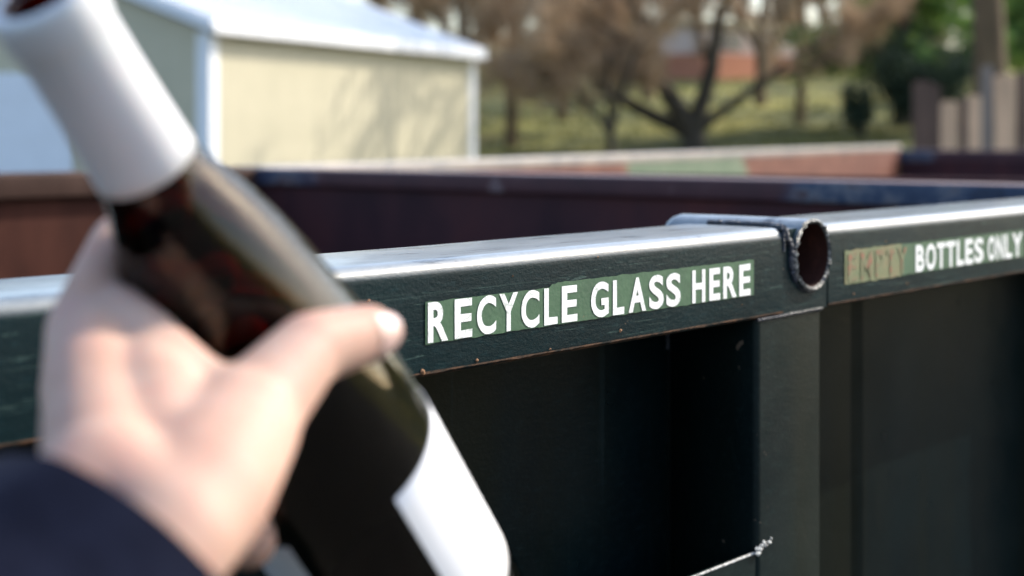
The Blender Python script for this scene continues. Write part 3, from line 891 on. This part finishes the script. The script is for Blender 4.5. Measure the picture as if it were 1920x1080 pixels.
t_.links.new(gl.outputs[0], mx.inputs[1]); t_.links.new(gs.outputs[0], mx.inputs[2]); t_.links.new(mx.outputs[0], o_.inputs['Surface']); t_.links.new(va.outputs[0], o_.inputs['Volume'])
g.data.materials.append(gm)
# capsule
k = NM('white capsule'); k.set(Roughness=.38); k.col(k.ramp(k.noise(40, 3), [(.3, (.50, .51, .53)), (.7, (.57, .57, .58))]))
k.b.inputs['Subsurface Weight'].default_value = .05
mb = MB()
cap = [(.02, .0108), (.0, .0112), (-.0006, .0118), (-.0006, .0137), (.0006, .0149), (.0035, .0151), (.0105, .0151), (.0125, .0147), (.0145, .0143), (.03, .0144), (.045, .0148), (.056, .0152), (.0600, .0155), (.0603, .0152), (.0600, .0149)]
lathe_bottle(mb, cap, PH); mb.build('neck_capsule', k.m, bottle)
# label: wraps around, leaving a gap that faces the camera
k = NM('white paper label'); k.set(Roughness=.6)
c = k.ramp(k.noise(30, 3), [(.3, (.80, .80, .82)), (.7, (.84, .84, .86))])
k.col(c)
mb = MB()
PL = [16 + (360 - 58) * i / 70 for i in range(71)]
lb = [(.190, .03765), (.190, .0379), (.265, .0379), (.265, .03765)]
lathe_bottle(mb, [(.190, .0376)] + [(.190 + .075 * i / 8, .0378) for i in range(9)] + [(.265, .0376)], PL, False)
lab = mb.build('paper_label', k.m, bottle)
mb = MB()
for i in range(5):
    s = .232 + i * .0022; mb.add([bp(s, 44, .0380), bp(s, 50 - i, .0380), bp(s + .0016, 50 - i, .0380), bp(s + .0016, 43, .0380)], [(0, 1, 2, 3)])
mb.build('smudge', simple('grey smudge', (.35, .35, .37), .8).m, lab)

# ================================================================== PERSON (left hand and sleeve)
person = tag(empty('person', tuple(at(230, 965, .375))), 'left hand gripping the bottle, forearm in a dark navy knitted sleeve', 'person')
POFF = person.location.copy()
caps = []
def on_glass(px, py, r):
    # the point on the line of sight where a finger of radius r just touches the glass
    best = None
    for i in range(400):
        d = .36 + i * .0004
        p = at(px, py, d); s_ = (p - A0).dot(AD)
        if (p - A0 - AD * s_).length <= rho_out(s_) + r: return p
        q = (p - A0 - AD * s_).length - rho_out(s_) - r
        if best is None or q < best[0]: best = (q, p)
    return best[1]
def cap_(a, b, ra, rb): caps.append((Vector(a), Vector(b), ra, rb))
WL, WR = at(200, 925, .380), at(312, 1003, .372)
mcp = [at(160, 618, .448), at(150, 728, .460), at(190, 825, .470), at(275, 905, .474)]
mr = [.0115, .0118, .011, .0105]
fs_ = [.090, .126, .157, .186]
flen = [(-92, -142, -182), (-94, -142, -184), (-94, -140, -180), (-92, -132, -166)]
fr = [(.0092, .0082, .0072), (.0094, .0084, .0074), (.009, .008, .007), (.0084, .0072, .0064)]
for i in range(4):
    s = fs_[i]; p = flen[i]; r = fr[i]
    if i == 3: r = (.0092, .0078, .0068)
    J = [mcp[i], bp(s, p[0], rho_out(s) + r[0] + .0005), bp(s + .002, p[1], rho_out(s) + r[1]), bp(s + .004, p[2], rho_out(s) + r[2])]
    if i == 3: J[1] = on_glass(466, 1014, .0088)
    cap_(J[0], J[1], mr[i], r[0]); cap_(J[1], J[2], r[0], r[1]); cap_(J[2], J[3], r[1], r[2])
    w0 = WL.lerp(WR, i / 3 * .9)
    cap_(w0, mcp[i], .0165, mr[i] * 1.02)
    # fill between metacarpals towards the palm
cap_(WL, WR, .0185, .0175)
FD = (Vector((-.25, .15, EYE - .30)) - at(255, 965, .375)).normalized()
cap_(WL, WL + FD * .13, .0185, .026); cap_(WR, WR + FD * .13, .0175, .026)
for i in range(3): cap_(mcp[i], mcp[i + 1], mr[i], mr[i + 1])
cap_(at(300, 850, .402), at(292, 765, .4175), .0165, .0155)
cap_(at(292, 765, .4175), at(275, 690, .438), .0155, .0128)
cap_(at(250, 895, .402), at(265, 730, .437), .017, .0135)
cap_(at(330, 840, .408), at(318, 735, .430), .016, .0125)
cap_(at(340, 722, .430), at(225, 595, .449), .0118, .0098)
CMC = at(372, 925, .388); TM = at(452, 798, .420); TI = on_glass(578, 655, .0118); TT = on_glass(690, 626, .0097)
cap_(WR, CMC, .0175, .0185); cap_(CMC, TM, .0185, .0165)
cap_(TM, TI, .0145, .0108); cap_(TI, TT, .0110, .0092)
cap_(TM, mcp[0] + Vector((.006, 0, -.003)), .0125, .011)
cap_(CMC, mcp[1], .016, .012); cap_(CMC.lerp(TM, .5), mcp[1], .016, .012)
cap_(WL.lerp(WR, .5), TM, .016, .0135)
cap_(WR, mcp[3], .016, .011); cap_(TM.lerp(CMC, .4), mcp[2], .014, .012)
print('HAND', [[round(960 + F * v.x / v.y), round(HOR - F * (v.z - EYE) / v.y), round(v.y, 3)] for v in (TI, TT, TM, bp(.108, -92, .036), bp(.134, -94, .042), bp(.16, -94, .045), bp(.186, -92, .046))])
print('LEN', (TT - TI).length, (TI - TM).length, (TM - CMC).length, [(mcp[i] - bp(fs_[i], flen[i][0], rho_out(fs_[i]) + .0095)).length for i in range(4)])
bm = bmesh.new()
def add_capsule(bm, a, b, ra, rb):
    d = b - a; L = d.length; q = d.to_track_quat('Z', 'Y').to_matrix().to_4x4()
    n = 20; vs = []
    K = 6
    for i in range(K + 1):
        an = -math.pi / 2 + (math.pi / 2) * i / K; vs.append((ra * math.cos(an), ra * math.sin(an)))
    for i in range(K + 1):
        an = (math.pi / 2) * i / K; vs.append((rb * math.cos(an), L + rb * math.sin(an)))
    rows = []
    for (r, z) in vs:
        rows.append([bm.verts.new(a + (q @ Vector((max(r, 1e-5) * math.cos(2 * math.pi * k / n), max(r, 1e-5) * math.sin(2 * math.pi * k / n), z))) - POFF) for k in range(n)])
    for r0, r1 in zip(rows[:-1], rows[1:]):
        for k in range(n): bm.faces.new((r0[k], r0[(k + 1) % n], r1[(k + 1) % n], r1[k]))
    bm.faces.new(rows[0][::-1]); bm.faces.new(rows[-1])
for c_ in caps: add_capsule(bm, *c_)
me = bpy.data.meshes.new('tmp'); bm.to_mesh(me); bm.free()
tmp = bpy.data.objects.new('tmp', me); sc.collection.objects.link(tmp)
md = tmp.modifiers.new('r', 'REMESH'); md.mode = 'VOXEL'; md.voxel_size = .0011
md2 = tmp.modifiers.new('s', 'SMOOTH'); md2.factor = .6; md2.iterations = 34
dg = bpy.context.evaluated_depsgraph_get()
hm = bpy.data.meshes.new_from_object(tmp.evaluated_get(dg)); hm.name = 'hand'
bpy.data.objects.remove(tmp)
hm.polygons.foreach_set('use_smooth', [True] * len(hm.polygons))
k = NM('skin'); k.b.inputs['Specular IOR Level'].default_value = .18
c = k.ramp(k.noise(26, 5, .6), [(.3, (.42, .245, .185)), (.55, (.50, .32, .25)), (.75, (.54, .38, .31))])
c = k.mix(k.ramp(k.noise(55, 3, .6, (1, 1, 1), (1, 1, 1)), [(.5, 0), (.75, .35)]), c, (.52, .26, .22))
k.col(c).set(Roughness=.58)
k.b.inputs['Subsurface Weight'].default_value = .3
k.b.inputs['Subsurface Radius'].default_value = (1, .35, .2)
k.b.inputs['Subsurface Scale'].default_value = .006
k.bump(k.noise(350, 4, .7), .25, .0004)
hm.materials.clear(); hm.materials.append(k.m)
hand = bpy.data.objects.new('hand', hm); sc.collection.objects.link(hand); hand.parent = person
# thumb nail
nd_ = (TT - TI).normalized()
out_ = (TT - (A0 + AD * (TT - A0).dot(AD))).normalized()
out_ = (out_ - nd_ * out_.dot(nd_)).normalized()
sd_ = nd_.cross(out_).normalized()
mb = MB(); vs = []
for i in range(9):
    t = -.0035 + .0118 * i / 8
    for j in range(11):
        a = R(-44 + 88 * j / 10)
        rr = .0095 - .00045 * (max(0, i - 4) / 4) ** 2 * 3
        vs.append(TT + nd_ * (t * (1 - .12 * (abs(j - 5) / 5) ** 2)) + (out_ * math.cos(a) + sd_ * math.sin(a)) * rr * (1 - .02 * i) - POFF)
mb.add(vs, [(i * 11 + j, i * 11 + j + 1, (i + 1) * 11 + j + 1, (i + 1) * 11 + j) for i in range(8) for j in range(10)], True)
k = NM('nail'); k.set(Roughness=.16); k.col(k.ramp(k.noise(40, 2), [(.3, (.55, .36, .31)), (.7, (.62, .43, .38))]))
k.b.inputs['Coat Weight'].default_value = .6
nail = mb.build('thumbnail', k.m, hand)
# sleeve
mb = MB(); vs = []
c0 = WL.lerp(WR, .5) + FD * .012
ax1 = (WR - WL); ax1 = (ax1 - FD * ax1.dot(FD)).normalized(); ax2 = FD.cross(ax1).normalized()
NS, NA = 40, 72
for i in range(NS):
    t = i / (NS - 1); L_ = -.002 + .34 * t
    for j in range(NA):
        a = 2 * math.pi * j / NA
        r1 = .0365 + .022 * min(1, t * 3) + .02 * t; r2 = .030 + .020 * min(1, t * 3) + .02 * t
        fold = .0022 * math.sin(L_ * 170 + 1.5 * math.sin(a * 2) + a) * min(1, t * 8) + .004 * noise.noise(Vector((math.cos(a) * 2, math.sin(a) * 2, L_ * 16)))
        p = c0 + FD * L_ + ax1 * math.cos(a) * (r1 + fold) + ax2 * math.sin(a) * (r2 + fold)
        vs.append(p - POFF)
# turned-in hem
hem = []
for rr, off in ((.93, .0005), (.90, .004), (.90, .02)):
    for j in range(NA):
        a = 2 * math.pi * j / NA
        hem.append(c0 + FD * (off) + ax1 * math.cos(a) * .0365 * rr + ax2 * math.sin(a) * .030 * rr - POFF)
mb.add(vs, [(i * NA + j, i * NA + (j + 1) % NA, (i + 1) * NA + (j + 1) % NA, (i + 1) * NA + j) for i in range(NS - 1) for j in range(NA)], True)
base_i = len(vs)
mb.add(vs[:NA] + hem, [(i * NA + (j + 1) % NA, i * NA + j, (i + 1) * NA + j, (i + 1) * NA + (j + 1) % NA) for i in range(3) for j in range(NA)], True)
k = NM('navy knit'); k.set(Roughness=.9)
k.col(k.ramp(k.noise(60, 5), [(.3, (.003, .004, .011)), (.7, (.007, .009, .021))]))
k.b.inputs['Sheen Weight'].default_value = .03; k.b.inputs['Specular IOR Level'].default_value = .05; k.b.inputs['Sheen Tint'].default_value = (.5, .6, .9, 1)
k.bump(k.noise(700, 3), .5, .001)
mb.build('jacket_sleeve', k.m, person)
